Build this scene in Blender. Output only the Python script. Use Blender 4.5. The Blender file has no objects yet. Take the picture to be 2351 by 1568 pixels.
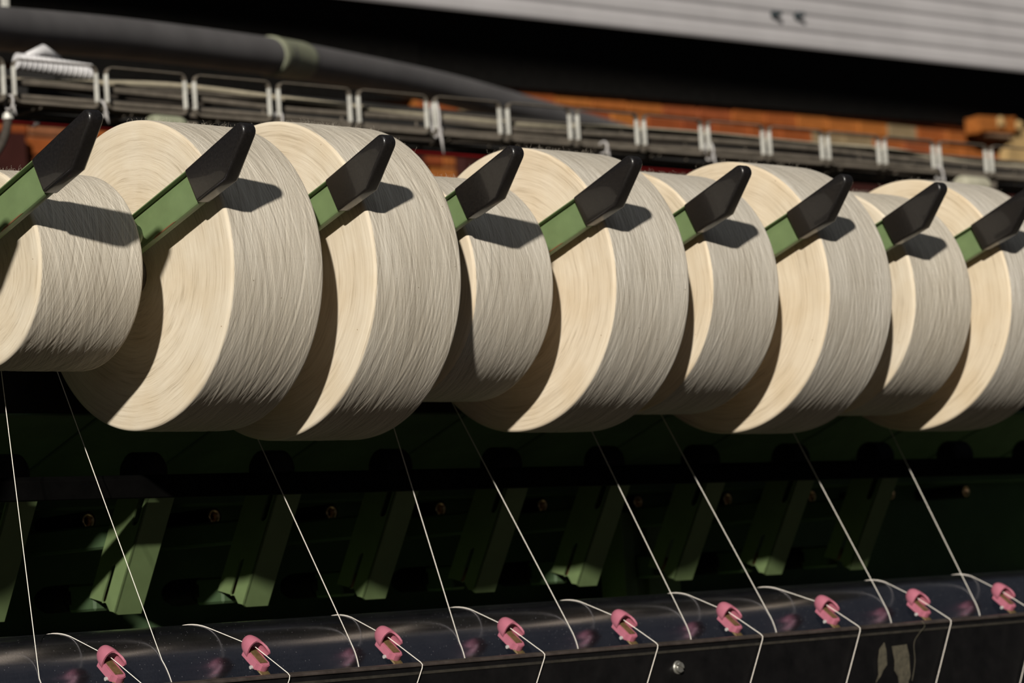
import bpy, bmesh, math, random
import numpy as np
from mathutils import Vector, Matrix

random.seed(7)
S = bpy.context.scene
COL = S.collection
ZO = 1.6                       # height of the package axis above the floor

# ------------------------------------------------------------------ camera
cam_d = bpy.data.cameras.new('camera')
cam = bpy.data.objects.new('camera', cam_d)
COL.objects.link(cam)
S.camera = cam
cam_d.sensor_width = 36.0
cam_d.lens = 105.409
cam_d.clip_start = 0.05
cam_d.clip_end = 100
r_, u_, f_ = (Vector((0.7105, -0.7007, -0.0652)), Vector((-0.0149, -0.1077, 0.9941)), Vector((0.7036, 0.7053, 0.0870)))
f_.normalize()
r_ = (r_ - f_ * r_.dot(f_)).normalized()
u_ = r_.cross(f_)
m = Matrix.Identity(4)
for i in range(3):
    m[i][0], m[i][1], m[i][2] = r_[i], u_[i], -f_[i]
m[0][3], m[1][3], m[2][3] = -1.8432, -2.6407, -0.3904 + ZO
cam.matrix_world = m
cam_d.dof.use_dof = True
cam_d.dof.focus_distance = 3.22
cam_d.dof.aperture_fstop = 9.0

# ------------------------------------------------------------------ light
W = bpy.data.worlds.new('world')
S.world = W
W.use_nodes = True
bg = W.node_tree.nodes['Background']
bg.inputs[0].default_value = (0.78, 0.86, 1.0, 1)
bg.inputs[1].default_value = 0.042
sun_d = bpy.data.lights.new('sun', 'SUN')
sun = bpy.data.objects.new('sun', sun_d)
COL.objects.link(sun)
SUN_DIR = Vector((0.732, 0.590, -0.347)).normalized()
sun.rotation_euler = SUN_DIR.to_track_quat('-Z', 'Y').to_euler()
sun_d.energy = 4.9
sun_d.color = (1.0, 0.945, 0.85)
sun_d.angle = math.radians(1.6)

# added fill lamp, high in front of the machine, softening the shadows
fill_d = bpy.data.lights.new('fill_lamp', 'AREA')
fill_o = bpy.data.objects.new('fill_lamp', fill_d)
COL.objects.link(fill_o)
fill_d.shape = 'RECTANGLE'
fill_d.size = 4.0
fill_d.size_y = 1.8
fill_d.energy = 17.0
fill_d.color = (0.86, 0.93, 1.0)
fill_o.location = (-0.8, -2.6, 3.4 + ZO)
fill_o.rotation_euler = (Vector((0.8, 0.0, 0.0)) - Vector((-0.8, -2.6, 3.4))).to_track_quat('-Z', 'Y').to_euler()

S.cycles.caustics_reflective = False
S.cycles.caustics_refractive = False
S.view_settings.view_transform = 'Standard'
S.view_settings.look = 'None'
S.view_settings.gamma = 1.0
S.view_settings.exposure = 0.0
S.view_settings.use_curve_mapping = False

# ------------------------------------------------------------------ helpers
class NT:
    def __init__(self, name):
        self.mat = bpy.data.materials.new(name)
        self.mat.use_nodes = True
        self.t = self.mat.node_tree
        self.b = self.t.nodes['Principled BSDF']
    def n(self, kind, **kw):
        nd = self.t.nodes.new(kind)
        for k, v in kw.items():
            if k.startswith('i_'):
                key = k[2:]
                nd.inputs[int(key) if key.isdigit() else key].default_value = v
            else:
                setattr(nd, k, v)
        return nd
    def l(self, a, b):
        self.t.links.new(a, b)
    def math(self, op, a, b=None, clamp=False):
        nd = self.n('ShaderNodeMath', operation=op, use_clamp=clamp)
        for i, v in enumerate((a, b)):
            if v is None:
                continue
            if isinstance(v, (int, float)):
                nd.inputs[i].default_value = v
            else:
                self.l(v, nd.inputs[i])
        return nd.outputs[0]
    def combine(self, x, y, z):
        nd = self.n('ShaderNodeCombineXYZ')
        for i, v in enumerate((x, y, z)):
            if isinstance(v, (int, float)):
                nd.inputs[i].default_value = v
            else:
                self.l(v, nd.inputs[i])
        return nd.outputs[0]
    def noise(self, vec, scale=1.0, detail=2.0, rough=0.5):
        nd = self.n('ShaderNodeTexNoise')
        nd.inputs['Scale'].default_value = scale
        nd.inputs['Detail'].default_value = detail
        nd.inputs['Roughness'].default_value = rough
        if vec is not None:
            self.l(vec, nd.inputs['Vector'])
        return nd.outputs['Fac']
    def ramp(self, fac, stops):
        nd = self.n('ShaderNodeValToRGB')
        el = nd.color_ramp.elements
        while len(el) < len(stops):
            el.new(0.5)
        for e, (p, c) in zip(el, stops):
            e.position = p
            e.color = (c[0], c[1], c[2], 1)
        self.l(fac, nd.inputs[0])
        return nd.outputs[0]
    def mix(self, fac, a, b, blend='MIX'):
        nd = self.n('ShaderNodeMix', data_type='RGBA', blend_type=blend)
        for s, v in ((0, fac), (6, a), (7, b)):
            if isinstance(v, (int, float)):
                nd.inputs[s].default_value = v
            elif isinstance(v, tuple):
                nd.inputs[s].default_value = (v[0], v[1], v[2], 1)
            else:
                self.l(v, nd.inputs[s])
        return nd.outputs[2]
    def bump(self, h, strength=0.5, dist=0.001):
        nd = self.n('ShaderNodeBump')
        nd.inputs['Strength'].default_value = strength
        nd.inputs['Distance'].default_value = dist
        self.l(h, nd.inputs['Height'])
        self.l(nd.outputs[0], self.b.inputs['Normal'])
    def objco(self):
        return self.n('ShaderNodeTexCoord').outputs['Object']
    def set(self, **kw):
        for k, v in kw.items():
            key = {'color': 'Base Color', 'rough': 'Roughness', 'metal': 'Metallic', 'spec': 'Specular IOR Level', 'coat': 'Coat Weight'}[k]
            if isinstance(v, tuple):
                v = (v[0], v[1], v[2], 1)
            if hasattr(v, 'is_linked') or isinstance(v, bpy.types.NodeSocket):
                self.l(v, self.b.inputs[key])
            else:
                self.b.inputs[key].default_value = v


def plain(name, col, rough=0.5, metal=0.0, scale=60.0, amount=0.35, bump=0.0, spec=0.5):
    """painted / moulded surface with grime-like colour variation"""
    t = NT(name)
    co = t.objco()
    f = t.noise(co, scale, 5, 0.6)
    dark = tuple(c * (1 - amount) for c in col)
    light = tuple(min(1, c * (1 + amount * 0.6)) for c in col)
    t.set(color=t.ramp(f, [(0.3, dark), (0.7, light)]), metal=metal, spec=spec)
    r = t.n('ShaderNodeMapRange')
    t.l(t.noise(co, scale * 2.3, 3), r.inputs[0])
    r.inputs[3].default_value = max(0.02, rough - 0.1)
    r.inputs[4].default_value = min(1, rough + 0.12)
    t.l(r.outputs[0], t.b.inputs['Roughness'])
    if bump:
        t.bump(t.noise(co, scale * 8, 3), bump, 0.0006)
    return t.mat


def yarn_common(t):
    co = t.objco()
    sp = t.n('ShaderNodeSeparateXYZ')
    t.l(co, sp.inputs[0])
    oi = t.n('ShaderNodeObjectInfo')
    rnd = t.math('MULTIPLY', oi.outputs['Random'], 40.0)
    x, y, z = sp.outputs
    ny = t.math('MULTIPLY', y, -1.0)
    th = t.math('ARCTAN2', z, ny)
    return co, x, y, z, th, rnd, oi.outputs['Random']


def mat_yarn_side():
    t = NT('wound_cotton_side')
    co, x, y, z, th, rnd, r1 = yarn_common(t)
    a = t.math('MULTIPLY', th, 0.17)
    wob = t.math('MULTIPLY', t.math('SUBTRACT', t.noise(co, 14, 2), 0.5), 0.006)
    xs = t.math('ADD', x, wob)
    hs, cs = [], []
    for sgn in (0.16, -0.16):
        s = t.math('ADD', xs, t.math('MULTIPLY', a, sgn))
        n1 = t.noise(t.combine(t.math('MULTIPLY', s, 1500), t.math('ADD', t.math('MULTIPLY', a, 5), t.math('MULTIPLY', s, 83)), rnd), 1, 1, 0.5)
        n2 = t.noise(t.combine(t.math('MULTIPLY', s, 620), t.math('ADD', t.math('MULTIPLY', a, 5), t.math('MULTIPLY', s, 71)), t.math('ADD', rnd, 9.0)), 1, 1, 0.5)
        n3 = t.noise(t.combine(t.math('MULTIPLY', s, 140), t.math('ADD', t.math('MULTIPLY', a, 3), t.math('MULTIPLY', s, 31)), t.math('ADD', rnd, 19.0)), 1, 1, 0.5)
        hs.append(t.math('ADD', t.math('MULTIPLY', n1, 0.55), t.math('ADD', t.math('MULTIPLY', n2, 0.9), t.math('MULTIPLY', n3, 0.12))))
        cs.append(n1)
    h = t.math('MAXIMUM', hs[0], hs[1])
    hc = t.math('MULTIPLY', t.math('ADD', cs[0], cs[1]), 0.5)
    hcol = t.math('ADD', t.math('MULTIPLY', hc, 0.8), t.math('MULTIPLY', h, 0.18))
    base = t.ramp(hcol, [(0.62, (0.33, 0.295, 0.245)), (0.98, (0.55, 0.505, 0.435)), (1.0, (0.68, 0.635, 0.56))])
    # the ramp clamps at one: rescale height to 0..1 first
    base_node = base.node
    rs = t.n('ShaderNodeMapRange')
    t.l(hcol, rs.inputs[0]); rs.inputs[1].default_value = 0.42; rs.inputs[2].default_value = 0.72
    t.l(rs.outputs[0], base_node.inputs[0])
    el = base_node.color_ramp.elements
    el[0].position, el[1].position, el[2].position = 0.12, 0.5, 0.88
    tint = t.ramp(r1, [(0.0, (1.0, 0.985, 0.95)), (1.0, (0.95, 0.955, 0.965))])
    c = t.mix(1.0, base, tint, 'MULTIPLY')
    # broad soiling
    d = t.ramp(t.noise(co, 11, 3), [(0.35, (0.9, 0.885, 0.86)), (0.65, (1, 1, 1))])
    c = t.mix(1.0, c, d, 'MULTIPLY')
    # seed specks
    v = t.n('ShaderNodeTexVoronoi')
    v.inputs['Scale'].default_value = 55
    t.l(co, v.inputs['Vector'])
    sp = t.math('LESS_THAN', t.math('ADD', v.outputs['Distance'], t.math('MULTIPLY', t.n('ShaderNodeSeparateColor').outputs[0], 0)), 0.045)
    vc = t.n('ShaderNodeSeparateColor'); t.l(v.outputs['Color'], vc.inputs[0])
    sp = t.math('MULTIPLY', sp, t.math('GREATER_THAN', vc.outputs[0], 0.6))
    c = t.mix(t.math('MULTIPLY', sp, 0.75), c, (0.13, 0.085, 0.04))
    t.set(color=c, rough=0.92, spec=0.15)
    t.b.inputs['Sheen Weight'].default_value = 0.06
    t.bump(h, 0.8, 0.00018)
    return t.mat


def mat_yarn_face():
    t = NT('wound_cotton_face')
    co, x, y, z, th, rnd, r1 = yarn_common(t)
    r = t.math('SQRT', t.math('ADD', t.math('MULTIPLY', y, y), t.math('MULTIPLY', z, z)))
    wob = t.math('MULTIPLY', t.math('SUBTRACT', t.noise(co, 22, 3), 0.5), 0.006)
    r = t.math('ADD', r, wob)
    n1 = t.noise(t.combine(t.math('MULTIPLY', r, 1300), t.math('MULTIPLY', th, 3.2), rnd), 1, 3, 0.65)
    n2 = t.noise(t.combine(t.math('MULTIPLY', r, 300), t.math('MULTIPLY', th, 2.0), t.math('ADD', rnd, 7.0)), 1, 2, 0.5)
    n3 = t.noise(t.combine(t.math('MULTIPLY', r, 60), t.math('MULTIPLY', th, 0.8), t.math('ADD', rnd, 3.0)), 1, 2, 0.5)
    h = t.math('ADD', t.math('MULTIPLY', n1, 0.6), t.math('ADD', t.math('MULTIPLY', n2, 0.4), t.math('MULTIPLY', n3, 0.3)))
    rs = t.n('ShaderNodeMapRange')
    t.l(h, rs.inputs[0]); rs.inputs[1].default_value = 0.42; rs.inputs[2].default_value = 0.88
    c = t.ramp(rs.outputs[0], [(0.05, (0.39, 0.325, 0.24)), (0.38, (0.615, 0.535, 0.425)), (0.9, (0.715, 0.64, 0.525))])
    tint = t.ramp(r1, [(0.0, (0.96, 0.965, 0.95)), (0.5, (1.0, 0.98, 0.95)), (1.0, (0.985, 0.95, 0.88))])
    c = t.mix(1.0, c, tint, 'MULTIPLY')
    d = t.ramp(t.noise(co, 17, 3), [(0.3, (0.93, 0.895, 0.84)), (0.6, (1, 1, 1))])
    c = t.mix(1.0, c, d, 'MULTIPLY')
    v = t.n('ShaderNodeTexVoronoi')
    v.inputs['Scale'].default_value = 70
    t.l(co, v.inputs['Vector'])
    vc = t.n('ShaderNodeSeparateColor'); t.l(v.outputs['Color'], vc.inputs[0])
    sp = t.math('MULTIPLY', t.math('LESS_THAN', v.outputs['Distance'], 0.06), t.math('GREATER_THAN', vc.outputs[0], 0.5))
    c = t.mix(t.math('MULTIPLY', sp, 0.7), c, (0.22, 0.13, 0.06))
    t.set(color=c, rough=0.95, spec=0.1)
    t.b.inputs['Sheen Weight'].default_value = 0.05
    t.bump(h, 0.45, 0.0008)
    return t.mat


M = {}
M['side'] = mat_yarn_side()
M['face'] = mat_yarn_face()
M['lint'] = plain('cotton_lint', (0.62, 0.56, 0.47), 0.9, scale=40, amount=0.1, spec=0.1)
M['thread'] = plain('cotton_thread', (0.86, 0.80, 0.72), 0.8, scale=900, amount=0.12, spec=0.2)
M['tube'] = plain('grey_cardboard', (0.22, 0.18, 0.13), 0.85, scale=80)
M['arm_green'] = plain('green_arm_paint', (0.125, 0.18, 0.078), 0.42, scale=45, amount=0.12)
M['rust'] = plain('rusty_edge', (0.16, 0.075, 0.03), 0.8, scale=200)
M['grip'] = plain('black_grip_plastic', (0.0095, 0.008, 0.0077), 0.36, scale=350, amount=0.5, bump=0.05)
_b = M['grip'].node_tree.nodes['Principled BSDF']
_b.inputs['Coat Weight'].default_value = 0.5
_b.inputs['Coat Roughness'].default_value = 0.06
M['dark_green'] = plain('dark_green_machine_paint', (0.05, 0.085, 0.04), 0.6, scale=12, amount=0.2, spec=0.25)
M['mid_green'] = plain('green_bracket_paint', (0.125, 0.175, 0.075), 0.5, scale=25, amount=0.12, spec=0.3)
M['black'] = plain('black_metal', (0.006, 0.0055, 0.005), 0.6, scale=40, amount=0.4, spec=0.12)
M['bar_black'] = plain('matt_black_bar', (0.002, 0.0019, 0.0018), 0.8, scale=40, amount=0.4, spec=0.03)
M['rail_black'] = plain('black_rail_paint', (0.0045, 0.004, 0.004), 0.45, scale=30, amount=0.5, spec=0.25)
M['lip'] = plain('worn_steel_lip', (0.11, 0.088, 0.078), 0.45, metal=0.6, scale=70, amount=0.4)
M['bead'] = plain('dull_bead', (0.03, 0.026, 0.02), 0.5, scale=70, amount=0.4)
M['pink'] = plain('pink_ceramic', (0.40, 0.125, 0.175), 0.55, scale=90, amount=0.08, bump=0.05)
M['brass'] = plain('tarnished_brass', (0.24, 0.17, 0.075), 0.5, metal=0.65, scale=150, amount=0.4)
M['brass_bright'] = plain('polished_brass', (0.75, 0.50, 0.28), 0.3, metal=0.9, scale=150, amount=0.15)
M['white'] = plain('white_nylon', (0.42, 0.40, 0.39), 0.55, scale=50, amount=0.15)
M['conduit'] = plain('white_conduit', (0.62, 0.61, 0.62), 0.5, scale=50, amount=0.12)
M['ivory'] = plain('ivory_plastic', (0.40, 0.38, 0.29), 0.6, scale=30, amount=0.2)
M['zinc'] = plain('zinc_strip', (0.60, 0.59, 0.54), 0.5, metal=0.15, scale=60, amount=0.25)
M['cable'] = plain('dusty_cable', (0.125, 0.107, 0.086), 0.8, scale=30, amount=0.35, spec=0.2)
M['cable_dark'] = plain('dark_cable', (0.055, 0.046, 0.038), 0.8, scale=30, amount=0.35, spec=0.2)
M['cable_beige'] = plain('beige_cable', (0.34, 0.30, 0.22), 0.75, scale=30, amount=0.2, spec=0.2)
M['red'] = plain('red_pipe_paint', (0.30, 0.008, 0.010), 0.5, scale=20, amount=0.2)
M['pipe'] = plain('grey_plastic_pipe', (0.11, 0.105, 0.107), 0.55, scale=6, amount=0.2, spec=0.3)
M['collar'] = plain('pale_pipe_collar', (0.25, 0.26, 0.18), 0.6, scale=25, amount=0.25)
M['panel'] = plain('grey_painted_sheet', (0.40, 0.385, 0.395), 0.5, scale=3, amount=0.1)
M['bolt'] = plain('dark_bolt', (0.02, 0.03, 0.035), 0.5, scale=40)
M['steel'] = plain('screw_steel', (0.42, 0.41, 0.37), 0.4, metal=0.8, scale=120, amount=0.3)
M['paper'] = plain('old_label_residue', (0.065, 0.056, 0.036), 0.85, scale=120, amount=0.5)
M['mortar'] = plain('mortar', (0.20, 0.125, 0.075), 0.95, scale=15, amount=0.3)
M['wall_shade'] = plain('shaded_wall_maroon', (0.035, 0.009, 0.007), 0.7, scale=6, amount=0.3, spec=0.2)
M['plaster'] = plain('old_plaster', (0.36, 0.24, 0.10), 0.9, scale=10, amount=0.2)
M['floor'] = plain('worn_concrete', (0.085, 0.072, 0.056), 0.8, scale=4, amount=0.3)
M['soffit'] = plain('sooty_timber', (0.012, 0.011, 0.010), 0.8, scale=5, amount=0.3)


def mat_brick():
    t = NT('brick_clay')
    oi = t.n('ShaderNodeObjectInfo')
    co = t.objco()
    c = t.ramp(oi.outputs['Random'], [(0.0, (0.20, 0.045, 0.014)), (0.35, (0.27, 0.075, 0.017)), (0.62, (0.33, 0.115, 0.024)), (0.94, (0.24, 0.062, 0.020)), (0.97, (0.22, 0.17, 0.10))])
    c.node.color_ramp.interpolation = 'LINEAR'
    d = t.ramp(t.noise(co, 18, 4), [(0.3, (0.7, 0.66, 0.6)), (0.65, (1.05, 1.0, 0.95))])
    t.set(color=t.mix(1.0, c, d, 'MULTIPLY'), rough=0.9, spec=0.2)
    t.bump(t.noise(co, 60, 4), 0.5, 0.004)
    return t.mat


def mat_roller():
    t = NT('scratched_chrome')
    co = t.objco()
    sp = t.n('ShaderNodeSeparateXYZ'); t.l(co, sp.inputs[0])
    th = t.math('ARCTAN2', sp.outputs[2], sp.outputs[1])
    # fine polish bands along the roller
    n = t.noise(t.combine(t.math('MULTIPLY', sp.outputs[0], 3.0), t.math('MULTIPLY', th, 18), 0.0), 1, 3, 0.6)
    n2 = t.noise(t.combine(t.math('MULTIPLY', sp.outputs[0], 500.0), t.math('MULTIPLY', th, 20), 3.0), 1, 2, 0.6)
    rr = t.n('ShaderNodeMapRange'); t.l(n, rr.inputs[0])
    rr.inputs[3].default_value = 0.14; rr.inputs[4].default_value = 0.30
    # dust specks
    v = t.n('ShaderNodeTexVoronoi'); v.inputs['Scale'].default_value = 300
    t.l(co, v.inputs['Vector'])
    vc = t.n('ShaderNodeSeparateColor'); t.l(v.outputs['Color'], vc.inputs[0])
    dust = t.math('MULTIPLY', t.math('LESS_THAN', v.outputs['Distance'], 0.14), t.math('GREATER_THAN', vc.outputs[0], 0.72))
    haze = t.math('MULTIPLY', t.noise(co, 30, 4), 0.03)
    dfac = t.math('ADD', t.math('MULTIPLY', dust, 0.30), haze, True)
    c = t.ramp(n2, [(0.3, (0.27, 0.275, 0.33)), (0.7, (0.36, 0.365, 0.43))])
    t.set(color=t.mix(dfac, c, (0.42, 0.38, 0.33)), rough=rr.outputs[0])
    t.l(t.math('SUBTRACT', 1.0, dfac), t.b.inputs['Metallic'])
    t.bump(n2, 0.04, 0.0004)
    return t.mat


M['brick'] = mat_brick()
M['roller'] = mat_roller()

TOP = []          # top-level objects, lifted by ZO at the end


def link(o, parent=None):
    COL.objects.link(o)
    if parent is not None:
        o.parent = parent
    else:
        TOP.append(o)
    return o


def tag(o, label=None, cat=None, group=None, kind=None):
    for k, v in (('label', label), ('category', cat), ('group', group), ('kind', kind)):
        if v:
            o[k] = v
    return o


def thing(name, loc, label, cat, group=None):
    o = bpy.data.objects.new(name, None)
    o.empty_display_size = 0.05
    link(o)
    o.location = loc
    return tag(o, label, cat, group)


def obj(name, bm, mats, parent=None, loc=(0, 0, 0), smooth=False):
    me = bpy.data.meshes.new(name)
    bmesh.ops.recalc_face_normals(bm, faces=bm.faces[:])
    bm.to_mesh(me)
    bm.free()
    if not isinstance(mats, (list, tuple)):
        mats = [mats]
    for k in mats:
        me.materials.append(M[k])
    if smooth is True:
        for p in me.polygons:
            p.use_smooth = True
    elif smooth:
        me.shade_smooth()
        me.set_sharp_from_angle(angle=math.radians(smooth))
    o = bpy.data.objects.new(name, me)
    link(o, parent)
    o.location = loc
    return o


def copy_obj(o, parent=None):
    c = o.copy()
    link(c, parent)
    return c


def children(o):
    return [c for c in COL.objects if c.parent == o]


def copy_tree(o, parent=None):
    c = copy_obj(o, parent)
    for ch in children(o):
        copy_tree(ch, c)
    return c


def add_box(bm, x0, x1, y0, y1, z0, z1, bevel=0.0, seg=2):
    vs = [bm.verts.new((x, y, z)) for x in (x0, x1) for y in (y0, y1) for z in (z0, z1)]
    fs = [bm.faces.new([vs[i] for i in q]) for q in ((0, 1, 3, 2), (4, 6, 7, 5), (0, 4, 5, 1), (2, 3, 7, 6), (0, 2, 6, 4), (1, 5, 7, 3))]
    if bevel:
        es = list({e for f in fs for e in f.edges})
        bmesh.ops.bevel(bm, geom=es, offset=bevel, segments=seg, profile=0.5, affect='EDGES')
    return fs


def add_prism(bm, pts, x0, x1, bevel=0.0, seg=2, axis='X'):
    """extrude a closed outline given in the plane across the axis"""
    def P(a, b, t):
        return (t, a, b) if axis == 'X' else ((a, t, b) if axis == 'Y' else (a, b, t))
    A = [bm.verts.new(P(a, b, x0)) for a, b in pts]
    B = [bm.verts.new(P(a, b, x1)) for a, b in pts]
    fs = [bm.faces.new(A), bm.faces.new(B[::-1])]
    n = len(pts)
    for i in range(n):
        fs.append(bm.faces.new((A[i], B[i], B[(i + 1) % n], A[(i + 1) % n])))
    bmesh.ops.recalc_face_normals(bm, faces=fs)
    if bevel:
        es = [e for e in {e for f in fs for e in f.edges} if e.is_valid and len(e.link_faces) == 2 and e.calc_face_angle(0) > 0.6]
        bmesh.ops.bevel(bm, geom=es, offset=bevel, segments=seg, profile=0.5, affect='EDGES', clamp_overlap=True)
    return fs


def add_tube(bm, path, rad, seg=10, cap=True, closed=False):
    path = [Vector(p) for p in path]
    n = len(path)
    if not isinstance(rad, (list, tuple)):
        rad = [rad] * n
    rings = []
    up = None
    for i, p in enumerate(path):
        if closed:
            t = (path[(i + 1) % n] - path[i - 1]).normalized()
        else:
            t = (path[min(i + 1, n - 1)] - path[max(i - 1, 0)]).normalized()
        if up is None:
            up = Vector((0, 0, 1)) if abs(t.z) < 0.9 else Vector((1, 0, 0))
        s = t.cross(up).normalized()
        up = s.cross(t).normalized()
        rings.append([bm.verts.new(p + (s * math.cos(2 * math.pi * k / seg) + up * math.sin(2 * math.pi * k / seg)) * rad[i]) for k in range(seg)])
    m_ = n if closed else n - 1
    for i in range(m_):
        a, b = rings[i], rings[(i + 1) % n]
        for k in range(seg):
            bm.faces.new((a[k], a[(k + 1) % seg], b[(k + 1) % seg], b[k]))
    if cap and not closed:
        bm.faces.new(rings[0][::-1])
        bm.faces.new(rings[-1])


def add_lathe(bm, prof, seg=48, axis='X', o=(0, 0, 0), mats=None):
    """prof: list of (t, r) along the axis; open profile, caps where r == 0"""
    rings = []
    for t, r in prof:
        ring = []
        for k in range(seg if r > 1e-7 else 1):
            a = 2 * math.pi * k / seg
            c, s = r * math.cos(a), r * math.sin(a)
            p = (t, c, s) if axis == 'X' else ((c, t, s) if axis == 'Y' else (c, s, t))
            ring.append(bm.verts.new((p[0] + o[0], p[1] + o[1], p[2] + o[2])))
        rings.append(ring)
    for i in range(len(rings) - 1):
        a, b = rings[i], rings[i + 1]
        for k in range(seg):
            k2 = (k + 1) % seg
            if len(a) == 1 and len(b) == 1:
                continue
            if len(a) == 1:
                f = bm.faces.new((a[0], b[k], b[k2]))
            elif len(b) == 1:
                f = bm.faces.new((a[k], a[k2], b[0]))
            else:
                f = bm.faces.new((a[k], a[k2], b[k2], b[k]))
            if mats:
                f.material_index = mats[i]


# ------------------------------------------------------------------ the room
bm = bmesh.new()
add_box(bm, -6, 14, -5, 7, -ZO - 0.1, -ZO)
tag(obj('floor', bm, 'floor'), kind='structure')

bm = bmesh.new()
add_box(bm, -1, 14, 6.012, 6.25, -ZO, 3.2)
wall = tag(obj('wall_back', bm, 'mortar'), kind='structure')
bm = bmesh.new()
add_box(bm, -0.1075, 0.1075, 0, 0.05, -0.0325, 0.0325, 0.004, 1)
brick_me = None
row = 0
z = 1.19
cnt = 0
while z < 1.84:
    x = 3.75 + (0.1125 if row % 2 else 0)
    # the camera looks along the wall: lower rows are only in view at the left, higher ones at the right
    while x < 11.15:
        if cnt < 300:
            if brick_me is None:
                b = obj('brick', bm, 'brick', wall)
                brick_me = b
            else:
                b = copy_obj(brick_me, wall)
            b.location = (x + random.uniform(-0.003, 0.003), 6.0 - random.uniform(0, 0.006), z)
            b.rotation_euler = (0, random.uniform(-0.006, 0.006), random.uniform(-0.01, 0.01))
            cnt += 1
        x += 0.225
    z += 0.075
    row += 1

bm = bmesh.new()
add_prism(bm, [(-1.0, 1.592), (14.0, 1.850), (14.0, 3.2), (-1.0, 3.2)], 5.97, 6.02, axis='Y')
tag(obj('trim_1', bm, 'black'), kind='structure')

for n_, (x0, x1) in enumerate(((2.6, 4.37), (4.62, 6.30), (6.50, 13.0))):  # dark sheets on the brick, standing in for the shade below the tray
    bm = bmesh.new()
    zt = lambda x: 1.372 + (x - 4.4) * 0.0225
    add_prism(bm, [(x0, 0.6), (x1, 0.6), (x1, zt(x1)), (x0, zt(x0))], 5.94, 5.985, 0.004, 1, axis='Y')
    tag(obj('trim_%d' % (n_ + 2), bm, 'wall_shade'), kind='structure')

# black board over the brick at the left, painting in shade below the pipe
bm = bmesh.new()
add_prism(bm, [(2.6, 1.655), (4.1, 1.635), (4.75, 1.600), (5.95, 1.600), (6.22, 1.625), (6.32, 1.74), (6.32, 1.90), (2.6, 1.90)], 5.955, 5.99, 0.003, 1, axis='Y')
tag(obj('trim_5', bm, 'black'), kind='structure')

bm = bmesh.new()
add_box(bm, -1, 14, 3.6, 6.25, 3.2, 3.3)
tag(obj('ceiling', bm, 'soffit'), kind='structure')

# old plaster patch and the brick on the ledge
bm = bmesh.new()
add_prism(bm, [(10.20, 1.60), (10.9, 1.58), (10.95, 1.83), (10.55, 1.85), (10.42, 1.78), (10.25, 1.77)], 5.93, 5.985, 0.008, 1, axis='Y')
tag(obj('plaster_patch', bm, 'plaster', wall, smooth=40))

# ------------------------------------------------------------------ corrugated sheet, top right
pn = thing('corrugated_panel', (4.25, 4.0, 1.466), 'pale grey ribbed metal sheet across the upper right, above the dark beam', 'panel')
prof = []
nrib = 10
for i in range(nrib):
    z0 = i * 0.059
    prof += [(0.003, z0), (-0.004, z0 + 0.008), (-0.007, z0 + 0.028), (-0.004, z0 + 0.044), (0.003, z0 + 0.052)]
back = [(a + 0.004, b) for a, b in prof][::-1]
bm = bmesh.new()
pts = prof + back
A, B = [], []
for a, b in pts:
    A.append(bm.verts.new((-1.0, a, b - 0.0142)))
    B.append(bm.verts.new((6.0, a, b + 0.0849)))
n = len(pts)
for i in range(n):
    bm.faces.new((A[i], B[i], B[(i + 1) % n], A[(i + 1) % n]))
obj('ribbed_sheet', bm, 'panel', pn, smooth=25)
for x, z in ((6.168, 1.5985), (6.294, 1.6055)):
    bm = bmesh.new()
    add_lathe(bm, [(0, 0), (0, 0.015), (-0.007, 0.015), (-0.009, 0.010), (-0.030, 0.010), (-0.035, 0.007), (-0.035, 0)], 16, 'Y')
    obj('bolt', bm, 'bolt', pn, (x - 4.25, -0.008, z - 1.466), smooth=35)

# small bright bracket at the top left corner
hb = thing('hanger_strap', (1.928, 2.62, 0.93), 'pale metal strap hanging at the top left corner above the grey pipe', 'strap')
bm = bmesh.new()
add_box(bm, -0.009, 0.009, -0.002, 0.002, -0.02, 0.35, 0.0008, 1)
obj('strap', bm, 'zinc', hb)
bm = bmesh.new()
add_lathe(bm, [(-0.006, 0), (-0.006, 0.006), (-0.002, 0.006), (-0.002, 0)], 8, 'Y')
obj('rivet', bm, 'steel', hb, (0, 0, 0.0))

# ------------------------------------------------------------------ grey pipe
def smooth_path(pts, per=8):
    pts = [Vector(p) for p in pts]
    out = []
    for i in range(len(pts) - 1):
        p0 = pts[max(i - 1, 0)]; p1 = pts[i]; p2 = pts[i + 1]; p3 = pts[min(i + 2, len(pts) - 1)]
        for k in range(per):
            t = k / per
            out.append(0.5 * ((2 * p1) + (p2 - p0) * t + (2 * p0 - 5 * p1 + 4 * p2 - p3) * t * t + (3 * p1 - p0 - 3 * p2 + p3) * t ** 3))
    out.append(pts[-1])
    return out

PIPE = [(1.1847, 1.95, 0.755), (1.3559, 2.05, 0.7748), (1.6116, 2.2, 0.8155), (2.1314, 2.45, 0.8847), (2.7392, 2.7, 0.9426), (2.8815, 2.77, 0.9563), (3.754, 3.2, 1.0296), (4.2714, 3.4, 1.039), (4.9206, 3.65, 1.0453), (5.5485, 3.85, 1.0347), (6.5259, 4.1, 0.9911)]
gp = thing('grey_pipe', PIPE[0], 'thick grey plastic pipe with a pale collar, sloping down above the wire tray', 'pipe')
o0 = Vector(PIPE[0])
P = [p - o0 + Vector((0, 0, -0.005)) for p in smooth_path(PIPE)]
bm = bmesh.new()
add_tube(bm, P, 0.0445, 24)
obj('pipe_body', bm, 'pipe', gp, smooth=40)
a, b = Vector(PIPE[4]) - o0, Vector(PIPE[5]) - o0
d = (b - a).normalized()
a, b = a - d * 0.01 - Vector((0, 0, 0.005)), b + d * 0.035 - Vector((0, 0, 0.005))
bm = bmesh.new()
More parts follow.
